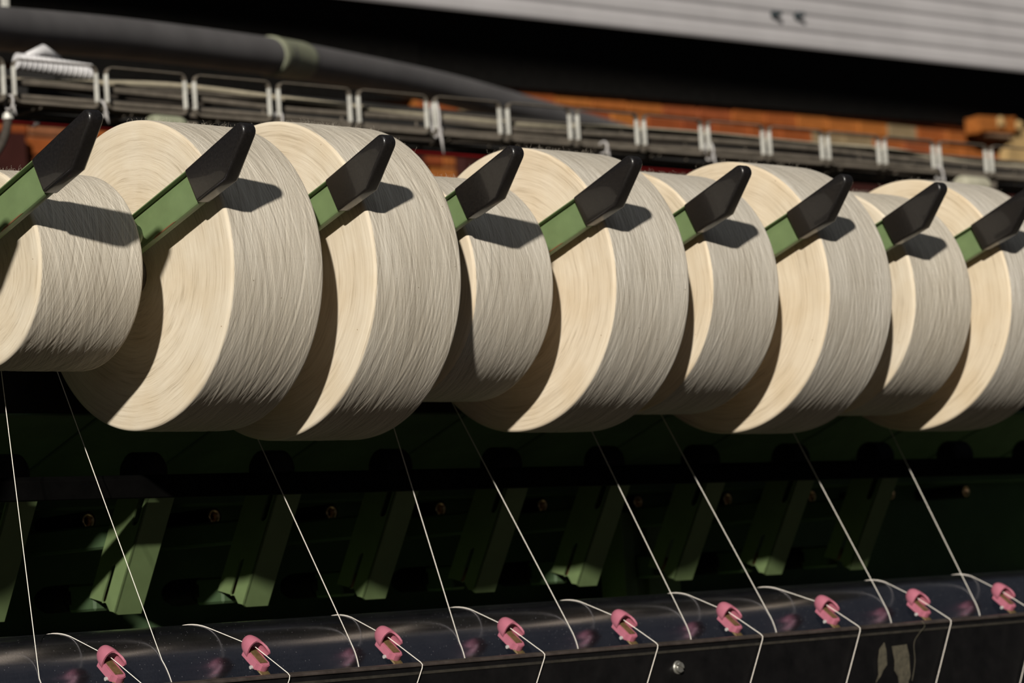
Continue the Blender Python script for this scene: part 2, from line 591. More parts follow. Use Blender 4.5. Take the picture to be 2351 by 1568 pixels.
add_tube(bm, [a, a + d * 0.004, a + d * 0.03, a + d * 0.034, b - d * 0.02, b - d * 0.014, b], [0.0455, 0.0485, 0.0485, 0.0475, 0.047, 0.0465, 0.045], 24)
obj('pipe_collar', bm, 'collar', gp, smooth=40)

# ------------------------------------------------------------------ wire tray with cables
NL = 18
def tray_pt(i):
    return Vector((1.2396 + 0.2 * i, 1.668 - 0.0052 * i, 0.5490 + 0.0004 * i))
tray = thing('cable_tray', tray_pt(-1), 'long tray of rounded zinc hoops carrying cables, behind the row of packages', 'tray')
o0 = tray_pt(-1)
def ring(w, h, r, depth, th):
    """upright rounded-rectangle hoop bent from flat strip"""
    bm = bmesh.new()
    def outline(ins):
        pts = []
        for cx, cz, a0 in ((w - r, h - r, 0), (r, h - r, 90), (r, r, 180), (w - r, r, 270)):
            for k in range(6):
                a = math.radians(a0 + 18 * k)
                pts.append((cx + (r - ins) * math.cos(a), cz + (r - ins) * math.sin(a)))
        return pts
    O, I = outline(0), outline(th)
    n = len(O)
    v = [[bm.verts.new((x, y, z)) for x, z in L] for y in (0, depth) for L in (O, I)]
    for i in range(n):
        j = (i + 1) % n
        for a, b in ((0, 1), (1, 3), (3, 2), (2, 0)):
            f = bm.faces.new((v[a][i], v[a][j], v[b][j], v[b][i]))
            f.material_index = 0 if i in (11, 23) else 1     # uprights zinc; rails coloured darker for their shaded undersides
    return bm
h0 = obj('hoop', ring(0.180, 0.080, 0.014, 0.0105, 0.0022), ['zinc', 'cable'], tray, smooth=40)
ang = math.atan2(-0.0052, 0.2)
for i in range(-1, NL):
    o = h0 if i == -1 else copy_obj(h0, tray)
    o.location = tray_pt(i) - o0 + Vector((0.0205, 0.0025, 0))
    o.rotation_euler = (0, 0, ang)
end = tray_pt(NL) - o0
for name, dy, dz, rad in (('bottom_rail', 0.02, 0.004, 0.0055), ('bottom_rail', 0.13, 0.004, 0.004), ('back_rail', 0.145, 0.075, 0.003)):
    bm = bmesh.new()
    add_tube(bm, [(0, dy, dz), (end.x, end.y + dy, end.z + dz)], rad, 8)
    obj(name, bm, 'cable', tray, smooth=40)
bm = bmesh.new()
add_prism(bm, [(0.150, -0.002), (0.154, -0.002), (0.154, 0.080), (0.150, 0.080)], 0, 3.65, axis='X')
for v in bm.verts:
    if v.co.z > 0.05:
        v.co.z += 0.014 * max(0.0, 1 - v.co.x / 1.2)
o = obj('back_plate', bm, 'soffit', tray)
o.rotation_euler = (0, 0, ang)
rung = None
for i in range(-1, NL):
    if rung is None:
        bm = bmesh.new()
        add_tube(bm, [(0, 0, 0), (0, 0.125, 0), (0, 0.135, 0.006), (0, 0.137, 0.075)], 0.0025, 6)
        rung = o = obj('rung', bm, 'cable', tray, smooth=40)
    else:
        o = copy_obj(rung, tray)
    o.location = tray_pt(i) - o0 + Vector((0.1, 0.01, 0.0015))

def cable(pts, rad, mat, label, group=None):
    o0 = Vector(pts[0])
    bm = bmesh.new()
    add_tube(bm, [p - o0 for p in smooth_path(pts, 6)], rad, 8)
    return tag(obj('cable', bm, mat, None, o0, smooth=40), label, 'cable', group)

def run(dy, zs, x0=1.0):
    """points along the tray at every 0.36 m; zs are heights above its bottom"""
    out = []
    n = len(zs)
    for k, zz in enumerate(zs):
        i = -1 + (NL) * k / (n - 1)
        p = tray_pt(i)
        out.append((p.x, p.y + dy + 0.0025 * math.sin(k * 2.1 + dy * 50), p.z + zz))
    return out
cable(run(0.055, [0.046, 0.050, 0.066, 0.058, 0.050, 0.047, 0.056, 0.058, 0.056, 0.058, 0.040, 0.047, 0.052]), 0.0062, 'cable_beige',
      'lightest beige cable, lying highest in the hoop tray and sagging near its right end')
cable(run(0.035, [0.040, 0.043, 0.040, 0.034, 0.036, 0.030, 0.037, 0.040, 0.041, 0.036, 0.034, 0.031, 0.036]), 0.0060, 'cable',
      'grey-brown cable running at mid height just behind the front of the tray hoops')
cable(run(0.075, [0.055, 0.050, 0.038, 0.050, 0.055, 0.044, 0.038, 0.046, 0.044, 0.047, 0.046, 0.04, 0.044]), 0.0058, 'cable_dark',
      'dark cable waving up and down in the tray behind the beige one')
G = 'dusty cables bundled low in the tray'
for dy, base, rad, mt in ((0.028, 0.014, 0.0055, 'cable'), (0.047, 0.022, 0.0055, 'cable_dark'), (0.064, 0.013, 0.006, 'cable'), (0.084, 0.024, 0.006, 'cable'), (0.103, 0.013, 0.006, 'cable_dark'), (0.121, 0.026, 0.0055, 'cable')):
    cable(run(dy, [base + random.uniform(-0.004, 0.005) for _ in range(13)]), rad, mt, 'dusty grey-brown cable bundled low in the hoop tray among others', G)

def strap_tie(loc, w, h, tilt, label):
    t = thing('cable_tie', loc, label, 'cable tie')
    bm = bmesh.new()
    n = 12
    pts = [(0, 0.0125 * math.cos(a), 0.5 * h * math.sin(a)) for a in [2 * math.pi * k / n for k in range(n)]]
    add_tube(bm, pts, w, 6, closed=True)
    o = obj('tie_loop', bm, 'white', t, smooth=True)
    o.rotation_euler = (0, tilt, 0)
    bm = bmesh.new()
    add_tube(bm, [(0, -0.011, -h * 0.3), (0.002, -0.013, -h * 0.6), (0.005, -0.013, -h * 0.95)], [w * 1.2, w, w * 0.5], 6)
    obj('tie_tail', bm, 'white', t, smooth=True)
    bm = bmesh.new()
    add_box(bm, -w * 1.4, w * 1.4, -0.015, -0.010, -h * 0.40, -h * 0.25, 0.0006, 1)
    obj('tie_head', bm, 'white', t)
    return t
def at_tray(i, dx, dz):
    p = tray_pt(i)
    return (p.x + dx, p.y + 0.012, p.z + dz)
strap_tie(at_tray(0, 0.012, 0.001), 0.0022, 0.026, 0.1, 'white cable tie at the tray bottom, beside the leftmost hoop')
strap_tie(at_tray(1, 0.011, 0.002), 0.0026, 0.030, -0.2, 'white cable tie hanging under the second hoop joint from the left')
strap_tie(at_tray(3, 0.022, 0.006), 0.0022, 0.034, 0.1, 'white cable tie on the hoop joint straight below the pale pipe collar')
strap_tie(at_tray(5, 0.026, 0.034), 0.0028, 0.076, 0.0, 'longest white cable tie, along a hoop joint right of the third package')
strap_tie(at_tray(7, 0.10, 0.002), 0.0028, 0.026, 0.1, 'white cable tie hanging mid-hoop above the tip of the fifth grip')
strap_tie(at_tray(9, 0.026, 0.012), 0.0026, 0.040, 0.0, 'white cable tie on a hoop joint above the sixth black grip')
strap_tie(at_tray(13, 0.020, 0.002), 0.0030, 0.032, -0.2, 'white cable tie beside the ivory fitting at the right of the tray')

# ribbed conduit end lying in the tray
cd = thing('ribbed_conduit', (1.315, 1.74, 0.640), 'short white ribbed conduit end resting in the tray at the far left', 'conduit')
bm = bmesh.new()
pf = []
for k in range(15):
    t = k * 0.0105
    pf += [(t, 0.0150), (t + 0.0055, 0.0150), (t + 0.0065, 0.0122), (t + 0.0095, 0.0122)]
add_lathe(bm, [(0, 0)] + pf + [(15 * 0.0105, 0.012), (15 * 0.0105, 0)], 20, 'X')
o = obj('ribbed_tube', bm, 'conduit', cd, smooth=30)
o.rotation_euler = (0, 0.07, -0.1)
bm = bmesh.new()
add_tube(bm, [(0.02, -0.004, 0.012), (0.06, 0.0, 0.026), (0.10, 0.004, 0.014)], [0.004, 0.010, 0.004], 8)
obj('torn_flap', bm, 'conduit', cd, smooth=True)

# ivory fittings under the tray
def fitting(loc, length, rad, label, mt):
    t = thing('pipe_fitting', loc, label, 'fitting')
    bm = bmesh.new()
    add_lathe(bm, [(0, 0), (0, rad * 0.82), (0.006, rad * 0.95), (0.012, rad), (length - 0.012, rad), (length - 0.006, rad * 0.95), (length, rad * 0.82), (length, 0)], 20, 'X')
    obj('fitting_body', bm, mt, t, smooth=35)
    bm = bmesh.new()
    add_lathe(bm, [(length, 0), (length, rad * 0.55), (length + 0.03, rad * 0.55), (length + 0.03, 0)], 16, 'X')
    obj('fitting_nipple', bm, 'cable', t, smooth=35)
    return t
fitting((1.553, 1.665, 0.5305), 0.075, 0.017, 'dull ivory fitting under the tray between the first two packages', 'collar')
fitting((3.92, 1.60, 0.5335), 0.105, 0.020, 'ivory fitting under the tray near the right edge, above the last large package', 'ivory')

# red pipe on the wall side of the tray
RP = [(0.7, 2.02, 0.575), (1.5122, 1.95, 0.5802), (3.2761, 1.95, 0.5877), (4.5611, 1.95, 0.6141), (5.6, 1.95, 0.63)]
rp = thing('red_pipe', RP[0], 'thin red pipe running behind and just under the hoop tray', 'pipe')
bm = bmesh.new()
add_tube(bm, [p - Vector(RP[0]) for p in smooth_path(RP, 6)], 0.0125, 12)
obj('pipe_body', bm, 'red', rp, smooth=40)
bm = bmesh.new()
add_lathe(bm, [(-0.004, 0.0130), (-0.004, 0.0145), (0.004, 0.0145), (0.004, 0.0130)], 14, 'X')
obj('pipe_clip', bm, 'white', rp, (0.80, -0.069, 0.005))

# dark hose curving down at the left edge
HP = [(1.06, 1.70, 0.66), (1.20, 1.70, 0.615), (1.252, 1.70, 0.588), (1.263, 1.70, 0.534), (1.245, 1.70, 0.478), (1.20, 1.70, 0.43)]
hz = thing('dark_hose', HP[-1], 'dark grey hose curving down at the left edge beside the first hoop', 'hose')
bm = bmesh.new()
add_tube(bm, [p - Vector(HP[-1]) for p in smooth_path(HP, 6)], 0.008, 10)
obj('hose_body', bm, 'cable_dark', hz, smooth=40)
bm = bmesh.new()
add_lathe(bm, [(-0.006, 0.0082), (-0.006, 0.0098), (0.006, 0.0098), (0.006, 0.0082)], 12, 'Z')
obj('hose_clip', bm, 'zinc', hz, (0.062, 0, 0.10))

# a brick left on the beam's ledge, sunlit
lb = thing('loose_brick', (10.12, 5.92, 1.735), 'broken orange brick with mortar lumps on the beam ledge at the far right', 'brick')
bm = bmesh.new()
add_box(bm, -0.20, 0.14, -0.04, 0.05, 0.0, 0.080, 0.014, 2)
for v in bm.verts:
    v.co += Vector((random.uniform(-1, 1), random.uniform(-1, 1), random.uniform(-1, 1))) * 0.007
o = obj('brick_body', bm, 'brick', lb)
o.rotation_euler = (0, -0.06, 0.08)
for x, y, z, s in ((-0.02, -0.042, 0.050, 0.030), (0.15, -0.03, 0.050, 0.026)):
    bm = bmesh.new()
    bmesh.ops.create_icosphere(bm, subdivisions=2, radius=s)
    for v in bm.verts:
        v.co *= random.uniform(0.75, 1.1)
    obj('mortar_lump', bm, 'plaster', lb, (x, y, z))
bm = bmesh.new()
add_box(bm, -0.12, 0.10, -0.03, 0.05, -0.02, -0.002, 0.006, 1)
obj('mortar_bed', bm, 'mortar', lb)

# ------------------------------------------------------------------ machine frame behind the yarn
fr = thing('winding_machine_frame', (0.9, 0.47, -ZO), 'dark green machine body with sloped cover plates, in shadow under the packages', 'machine')
ox, oy, oz = 0.9, 0.47, -ZO
def fobj(name, bm, mt, smooth=False, parent=fr, loc=(0, 0, 0)):
    o = obj(name, bm, mt, parent, Vector(loc) - (Vector((ox, oy, oz)) if parent is fr else Vector((0, 0, 0))), smooth)
    return o
bm = bmesh.new()
add_box(bm, -0.9, 3.0, 0.47, 0.50, -1.2, 0.06, 0.003, 1)
fobj('rear_panel', bm, 'dark_green')
bm = bmesh.new()
add_prism(bm, [(0.44, -0.236), (0.475, -0.236), (0.475, -0.20), (0.44, -0.205)], -0.9, 3.0, 0.003, 1)
fobj('seam_strip', bm, 'dark_green')
bm = bmesh.new()
add_prism(bm, [(0.30, -0.470), (0.475, -0.392), (0.475, -0.41), (0.30, -0.49)], -0.9, 3.0, 0.002, 1)
fobj('lower_shelf', bm, 'mid_green')
hp = None
for k in range(-2, 13):
    x0 = 0.307 + 0.2 * (k - 1)
    if hp is None:
        bm = bmesh.new()
        add_prism(bm, [(0.205, -0.136), (0.207, -0.139), (0.445, -0.226), (0.445, -0.212), (0.22, -0.130)], 0.0, 0.193, 0.002, 1)
        hp = o = fobj('cover_plate', bm, 'dark_green')
    else:
        o = copy_obj(hp, fr)
    o.location = (x0 - ox, -oy, -oz)
bm = bmesh.new()
add_prism(bm, [(0.138, -0.240), (0.150, -0.240), (0.154, -0.234), (0.154, -0.216), (0.148, -0.212), (0.138, -0.218)], -0.9, 3.0, 0.001, 1)
fobj('shade_bar', bm, 'bar_black')  # bar added to shade the brackets, near black to hide sunlight on it
bm = bmesh.new()
add_box(bm, -0.9, 3.0, 0.209, 0.214, -0.134, -0.05)
fobj('dark_screen', bm, 'black')  # black plate added to keep the sunlit gap under the packages dark
bs = ey = None
for k in range(-1, 11):
    xb = 0.36 + 0.2 * (k - 1)
    # rounded black boss over each bracket
    if bs is None:
        bm = bmesh.new()
        add_lathe(bm, [(-0.012, 0), (-0.012, 0.018), (-0.006, 0.024), (0.026, 0.024), (0.032, 0.018), (0.032, 0)], 20, 'X')
        bs = o = fobj('boss', bm, 'black', 40)
    else:
        o = copy_obj(bs, fr)
    o.location = (xb - ox, 0.215 - oy, -0.205 - oz)
    if ey is None:
        bm = bmesh.new()
        add_lathe(bm, [(0.10, 0.0), (0.10, 0.0095), (0.0, 0.0115), (0.0, 0.0085), (0.02, 0.0070), (0.02, 0)], 20, 'Y')
        ey = o = fobj('eyelet', bm, 'black', 35)
        bm = bmesh.new()
        add_lathe(bm, [(0.003, 0.0092), (-0.0008, 0.0086), (-0.0008, 0.0070), (0.018, 0.0062), (0.020, 0.0068)], 20, 'Y')
        br = obj('brass_insert', bm, 'brass_bright', ey, smooth=True)
    else:
        o = copy_tree(ey, fr)
    o.location = (0.4 + 0.2 * (k - 1) - ox, 0.370 - oy, -0.2535 - oz)
# upright post standing behind the yarn, right of the middle
bm = bmesh.new()
add_prism(bm, [(1.335, 0.345), (1.360, 0.345), (1.366, 0.362), (1.392, 0.362), (1.392, 0.350), (1.460, 0.350), (1.460, 0.395), (1.335, 0.395)], -0.9, -0.268, 0.003, 2, axis='Z')
fobj('upright_post', bm, 'mid_green', 40)
# support shaft carrying the cradles, behind the packages
bm = bmesh.new()
add_tube(bm, [(-0.9, 0.20, -0.02), (3.0, 0.20, -0.02)], 0.016, 16)
fobj('cradle_shaft', bm, 'black', 40)
for x in (-0.75, 2.85):
    bm = bmesh.new()
    add_box(bm, x - 0.03, x + 0.03, 0.18, 0.50, -ZO, 0.02, 0.004, 1)
    fobj('end_stand', bm, 'dark_green')

# slotted guide brackets
def bracket_mesh():
    """left cheek with a long slot and a front face, bent from one sheet; slopes back towards the bottom"""
    zt, zb = -0.222, -0.3695
    sh = lambda z: 0.2719 + (z + 0.3684) * -0.570
    bm = bmesh.new()
    # left cheek (plane x = 0) as outline minus slots
    r = 0.006
    def cheek(a, z):      # a = depth behind the front edge
        return (0.0, sh(z) + a, z)
    outer = [cheek(0.0, zt), cheek(0.0, zb), cheek(0.012, zb + 0.002), cheek(0.024, zb + 0.012), cheek(0.061, zb + 0.020), cheek(0.061, zt)]
    def slot(z0, z1, a, w):
        pts = []
        for k in range(7):
            t = math.pi * k / 6
            pts.append(cheek(a + w * math.cos(t), z0 + w * math.sin(t)))
        for k in range(7):
            t = math.pi + math.pi * k / 6
            pts.append(cheek(a + w * math.cos(t), z1 + w * math.sin(t)))
        return pts
    loops = [outer, slot(-0.3155, -0.3530, 0.030, 0.0042), slot(-0.232, -0.262, 0.012, 0.0060)]
    edges = []
    for L in loops:
        vs = [bm.verts.new(p) for p in L]
        edges += [bm.edges.new((vs[i], vs[(i + 1) % len(vs)])) for i in range(len(vs))]
    res = bmesh.ops.triangle_fill(bm, use_beauty=True, use_dissolve=False, edges=edges)
    fs = [g for g in res['geom'] if isinstance(g, bmesh.types.BMFace)]
    ex = bmesh.ops.extrude_face_region(bm, geom=fs)
    for v in [g for g in ex['geom'] if isinstance(g, bmesh.types.BMVert)]:
        v.co.x += 0.0025
    # front face
    pts = [(0.0, zt), (0.0, zb), (0.006, zb - 0.003), (0.0405, zb - 0.003), (0.0405, zt)]
    A = [bm.verts.new((x, sh(z), z)) for x, z in pts]
    B = [bm.verts.new((x, sh(z) + 0.003, z)) for x, z in pts]
    bm.faces.new(A); bm.faces.new(B[::-1])
    for i in range(len(pts)):
        bm.faces.new((A[i], B[i], B[(i + 1) % len(pts)], A[(i + 1) % len(pts)]))
    # right cheek
    pts = [(0.003, zt), (0.003, zb), (0.05, zb + 0.01), (0.061, zt)]
    A = [bm.verts.new((0.038, sh(z) + a, z)) for a, z in pts]
    B = [bm.verts.new((0.0405, sh(z) + a, z)) for a, z in pts]
    bm.faces.new(A); bm.faces.new(B[::-1])
    for i in range(len(pts)):
        bm.faces.new((A[i], B[i], B[(i + 1) % len(pts)], A[(i + 1) % len(pts)]))
    return bm
ORD = ['first', 'second', 'third', 'fourth', 'fifth', 'sixth', 'seventh', 'eighth', 'ninth']
BL = ['green slotted bracket at the bottom left corner, behind the first thread, unlit',
      'slotted green bracket whose lower half is lit by the sun, left of the second thread',
      'shadowed green bracket just left of the third thread, its foot catching light',
      'shadowed green bracket just left of the fourth thread',
      'shadowed green bracket between the fourth and fifth threads',
      'shadowed green bracket left of the upright post and sixth thread',
      'shadowed green bracket right of the upright post, by the seventh thread',
      'shadowed green bracket between the seventh and eighth threads',
      'farthest shadowed green bracket, between the eighth and ninth threads']
b0 = None
for k in range(9):
    loc = (0.16 + 0.2 * k, 0.27, -0.37)
    if b0 is None:
        b0 = t = thing('guide_bracket', loc, BL[0], 'bracket', 'slotted green brackets behind the threads')
        lo = -Vector((0, 0.27, -0.37))
        obj('bracket_shell', bracket_mesh(), 'mid_green', t, lo)
        bm = bmesh.new()
        add_box(bm, 0.004, 0.03, 0.318, 0.372, -0.366, -0.332, 0.003, 1)
        lk = obj('knob_link', bm, 'dark_green', t, lo)
        bm = bmesh.new()
        add_lathe(bm, [(0.365, 0), (0.365, 0.0155), (0.373, 0.0155), (0.373, 0.0135), (0.377, 0.0135), (0.377, 0.017), (0.43, 0.017), (0.442, 0.013), (0.447, 0.006), (0.447, 0)], 20, 'Y', (0.017, 0, -0.348))
        obj('knob', bm, 'black', t, lo, smooth=35)
        bm = bmesh.new()
        add_box(bm, 0.010, 0.016, 0.295, 0.310, -0.356, -0.338, 0.001, 1)
        obj('slot_block', bm, 'rust', t, lo)
        bm = bmesh.new()
        add_box(bm, 0.006, 0.034, 0.255, 0.465, -0.292, -0.262, 0.003, 1)
        obj('mounting_arm', bm, 'dark_green', t, lo)
    else:
        t = copy_tree(b0)
        t.location = loc
        t['label'] = BL[k]

# ------------------------------------------------------------------ chrome feed roller
fr_c = Vector((0.9, 0.045, -0.455))
RR = 0.0648
fo = thing('feed_roller', fr_c, 'long polished steel roller the threads wrap around, behind the pink guides', 'roller')
bm = bmesh.new()
add_lathe(bm, [(-1.75, 0), (-1.75, RR - 0.003), (-1.747, RR), (2.0, RR), (2.003, RR - 0.003), (2.003, 0)], 128, 'X')
obj('roller_shell', bm, 'roller', fo, smooth=30)
bm = bmesh.new()
add_lathe(bm, [(-1.82, 0), (-1.82, 0.015), (2.06, 0.015), (2.06, 0)], 20, 'X')
obj('roller_shaft', bm, 'steel', fo, smooth=30)
for x in (-1.79, 2.03):
    bm = bmesh.new()
    add_box(bm, x - 0.015, x + 0.015, -0.03, 0.03, -1.145, 0.03, 0.004, 1)
    obj('bearing_stand', bm, 'dark_green', fo)

# ------------------------------------------------------------------ black front rail
ra = thing('front_rail', (0.9, -0.08, -0.60), 'black front rail with a worn steel lip along the bottom edge of the photo', 'rail')
ro = Vector((0.9, -0.08, -0.60))
bm = bmesh.new()
add_prism(bm, [(-0.0945, -0.4550), (-0.062, -0.4550), (-0.062, -0.76), (-0.0945, -0.76)], -0.8, 2.9, 0.002, 2)
obj('rail_body', bm, 'rail_black', ra, -ro, smooth=40)
bm = bmesh.new()
add_prism(bm, [(-0.0965, -0.4520), (-0.093, -0.4505), (-0.058, -0.4505), (-0.058, -0.4555), (-0.093, -0.4555), (-0.0965, -0.4550)], -0.8, 2.9, 0.0006, 2)
obj('steel_lip', bm, 'lip', ra, -ro, smooth=40)
bm = bmesh.new()
add_prism(bm, [(-0.0955, -0.4612), (-0.0938, -0.4605), (-0.0938, -0.4645), (-0.0955, -0.4640)], -0.8, 2.9)
obj('lower_bead', bm, 'bead', ra, -ro)
# slotted screw on a washer
bm = bmesh.new()
add_lathe(bm, [(0, 0), (0, 0.0085), (-0.0015, 0.0085), (-0.0022, 0.0078), (-0.0022, 0)], 24, 'Y')
ws = obj('washer', bm, 'steel', ra, Vector((0.951, -0.0945, -0.483)) - ro, smooth=35)
bm = bmesh.new()
for sgn in (-1, 1):
    pts = []
    for k in range(13):
        a = math.asin(0.0009 / 0.0066) + (math.pi - 2 * math.asin(0.0009 / 0.0066)) * k / 12
        pts.append((0.0066 * math.cos(a), sgn * 0.0066 * math.sin(a)))
    add_prism(bm, pts, -0.0062, -0.002, 0.0006, 1, axis='Y')
add_lathe(bm, [(-0.002, 0), (-0.002, 0.0062), (-0.0042, 0.0062), (-0.0042, 0)], 20, 'Y')
o = obj('screw_head', bm, 'steel', ws, (0, 0, 0), smooth=35)
o.rotation_euler = (0, math.radians(25), 0)
# peeled label remains
def scrap(name, pts, loc):
    bm = bmesh.new()
    add_prism(bm, pts, -0.0009, 0.0, axis='Y')
    return obj(name, bm, 'paper', ra, Vector(loc) - ro)
scrap('label_scrap', [(-0.019, 0.030), (0.013, 0.031), (0.0165, 0.016), (0.016, -0.012), (0.010, -0.02), (0.0085, -0.035), (-0.009, -0.036), (-0.010, -0.012), (-0.017, -0.003), (-0.015, 0.01)], (1.402, -0.0945, -0.511))
scrap('label_scrap', [(0.010, 0.030), (0.013, 0.018), (0.012, 0.0), (0.004, -0.006), (-0.004, -0.015), (-0.014, -0.022), (-0.007, -0.012), (-0.006, 0.006), (-0.001, 0.022)], (1.357, -0.0945, -0.505))

# ------------------------------------------------------------------ pink yarn guides
def guide_parts(t):
    """local frame: a = towards the rail (down the strip), x = along the row, n = up off the strip"""
    A = Vector((0, -0.78, -0.626)); X = Vector((1, 0, 0)); N = Vector((0, -0.626, 0.78))
    def P(a, x, n):
        return A * a + X * x + N * n
    # hood: blunt helmet open towards the rail, with a longer wing on its right
    bm = bmesh.new()
    rings_o, rings_i = [], []
    for i in range(9):
        f = i / 8.0
        ta = math.radians(88 * (1 - f))           # 88deg at the nose .. 0 at the rim
        ro_, ri_ = [], []
        for k in range(17):
            ph = math.radians(-52 + 284 * k / 16)
            wing = 0.0125 * max(0.0, math.cos(ph - 0.42)) ** 3 * f - 0.002 * max(0.0, math.sin(ph)) * f
            ca = -0.0215 * math.sin(ta) + 0.0035 + wing
            s = math.cos(ta) ** 0.75
            ro_.append(bm.verts.new(P(ca, 0.0118 * s * math.cos(ph), 0.0132 * s * math.sin(ph))))
            cai = -0.0190 * math.sin(ta) + 0.0035 + wing
            ri_.append(bm.verts.new(P(cai, 0.0096 * s * math.cos(ph), 0.0108 * s * math.sin(ph))))
        rings_o.append(ro_); rings_i.append(ri_)
    for R_ in (rings_o, rings_i):
        for i in range(8):
            for k in range(16):
                bm.faces.new((R_[i][k], R_[i][k + 1], R_[i + 1][k + 1], R_[i + 1][k]))
    for k in range(16):
        bm.faces.new((rings_o[8][k], rings_o[8][k + 1], rings_i[8][k + 1], rings_i[8][k]))
    for i in range(8):
        for k in (0, 16):
            bm.faces.new((rings_o[i][k], rings_o[i + 1][k], rings_i[i + 1][k], rings_i[i][k]))
    hood = obj('guide_hood', bm, 'pink', t, smooth=50)
    # body block carrying the strip
    bm = bmesh.new()
    pts = [(-0.006, -0.0092), (0.0215, -0.0092), (0.0235, -0.0060), (0.0265, -0.0050), (0.0280, -0.0015), (0.0280, 0.0025), (0.0262, 0.0062), (0.0215, 0.0088), (-0.006, 0.0088)]
    lo = [bm.verts.new(P(a, x, -0.0125)) for a, x in pts]
    hi = [bm.verts.new(P(a, x, -0.0030)) for a, x in pts]
    bm.faces.new(lo); bm.faces.new(hi[::-1])
    for i in range(len(pts)):
        bm.faces.new((lo[i], hi[i], hi[(i + 1) % len(pts)], lo[(i + 1) % len(pts)]))
    bmesh.ops.recalc_face_normals(bm, faces=bm.faces[:])
    bmesh.ops.bevel(bm, geom=[e for e in bm.edges if e.calc_face_angle(0) > 0.9], offset=0.0008, segments=2, affect='EDGES')
    body = obj('guide_body', bm, 'pink', t, smooth=40)
    # brass tongue lying in the body and strip running down behind the rail lip
    bm = bmesh.new()
    def slab(a0, a1, x0, x1, n0, n1, mid=None):
        vs = [bm.verts.new(P(a, x, n)) for a in (a0, a1) for x in (x0, x1) for n in (n0, n1)]
        for q in ((0, 1, 3, 2), (4, 6, 7, 5), (0, 4, 5, 1), (2, 3, 7, 6), (0, 2, 6, 4), (1, 5, 7, 3)):
            bm.faces.new([vs[i] for i in q])
    slab(-0.004, 0.0222, -0.0052, 0.0052, -0.0040, -0.0022)
    obj('brass_tongue', bm, 'brass', body)
    bm = bmesh.new()
    path = [(0.010, -0.0105), (0.030, -0.0105), (0.042, -0.0125), (0.056, -0.0185), (0.075, -0.030)]
    A0, B0 = [], []
    for a, n in path:
        A0.append([bm.verts.new(P(a, x, n)) for x in (-0.0058, 0.0058)])
        B0.append([bm.verts.new(P(a - 0.0004, x, n - 0.0022)) for x in (-0.0058, 0.0058)])
    for i in range(len(path) - 1):
        bm.faces.new((A0[i][0], A0[i][1], A0[i + 1][1], A0[i + 1][0]))
        bm.faces.new((B0[i][0], B0[i + 1][0], B0[i + 1][1], B0[i][1]))
        for s in (0, 1):
            bm.faces.new((A0[i][s], A0[i + 1][s], B0[i + 1][s], B0[i][s]))
    for i in (0, len(path) - 1):
        bm.faces.new((A0[i][0], A0[i][1], B0[i][1], B0[i][0]))
    obj('brass_strip', bm, 'brass', t, smooth=30)
    bm = bmesh.new()
    add_lathe(bm, [(-0.002, 0), (-0.002, 0.0022), (0.003, 0.0026), (0.0035, 0)], 12, 'X')
    o = obj('white_peg', bm, 'white', t, P(0.0165, -0.0092, -0.0125), smooth=40)

g0 = None
GX = [0.107 + 0.2 * k for k in range(9)]
GL = ['pink thread guide nearest the camera, leftmost on the rail, second thread to its right',
      'second pink thread guide from the left, below the gap between the second and third threads',
      'third pink thread guide from the left, right of where the third thread meets the roller',
      'fourth pink thread guide from the left, right of where the fourth thread meets the roller',
      'fifth pink thread guide from the left, above and left of the rail screw',
      'sixth pink thread guide from the left, right of the rail screw',
      'seventh pink thread guide from the left, left of the peeled label',
      'eighth pink thread guide from the left, above the peeled label',
      'farthest pink thread guide, at the right edge of the photo']
for k in range(9):
    loc = Vector((GX[k] + 0.002, -0.0455, -0.4215))
    if g0 is None:
        g0 = t = thing('thread_guide', loc, GL[0], 'thread guide', 'pink thread guides along the roller')
        guide_parts(t)
    else:
        t = copy_tree(g0)
        t.location = loc
        t['label'] = GL[k]

# ------------------------------------------------------------------ yarn packages
PK = [(-0.402, -0.252, 0.170, 0.0), (-0.226, -0.080, 0.088, 0.0), (0.0003, 0.1365, 0.1073, 0.0003), (0.2037, 0.3344, 0.1734, 0.0001), (0.3994, 0.5339, 0.1851, 0.0), (0.5999, 0.7332, 0.137, -0.0025),
      (0.796, 0.9321, 0.1782, 0.0002), (0.9959, 1.1284, 0.1581, 0.0024), (1.1967, 1.3317, 0.1831, 0.0007), (1.4112, 1.5424, 0.1572, -0.0012), (1.5977, 1.7316, 0.1812, -0.0001)]
PL = ['large yarn package outside the left edge of the photo, two places before the smallest one',
      'slim yarn package just outside the left edge of the photo, beside the smallest one',
      'smallest yarn package, first in the row, cut off by the left edge of the photo',
      'large cream yarn package, second from the left, its round end face most exposed',
      'largest yarn package, third from the left, right behind the second one',
      'small yarn package, fourth from the left, shaded at its left by the third',
      'large yarn package, fifth from the left, with a broad sunlit end face',
      'medium yarn package, sixth from the left, only a crescent of its end face showing',
      'large yarn package, seventh from the left, with a wide pale end face',
      'smaller yarn package, eighth from the left, greyish side and narrow end face',
      'last yarn package, cut off by the right edge of the photo']
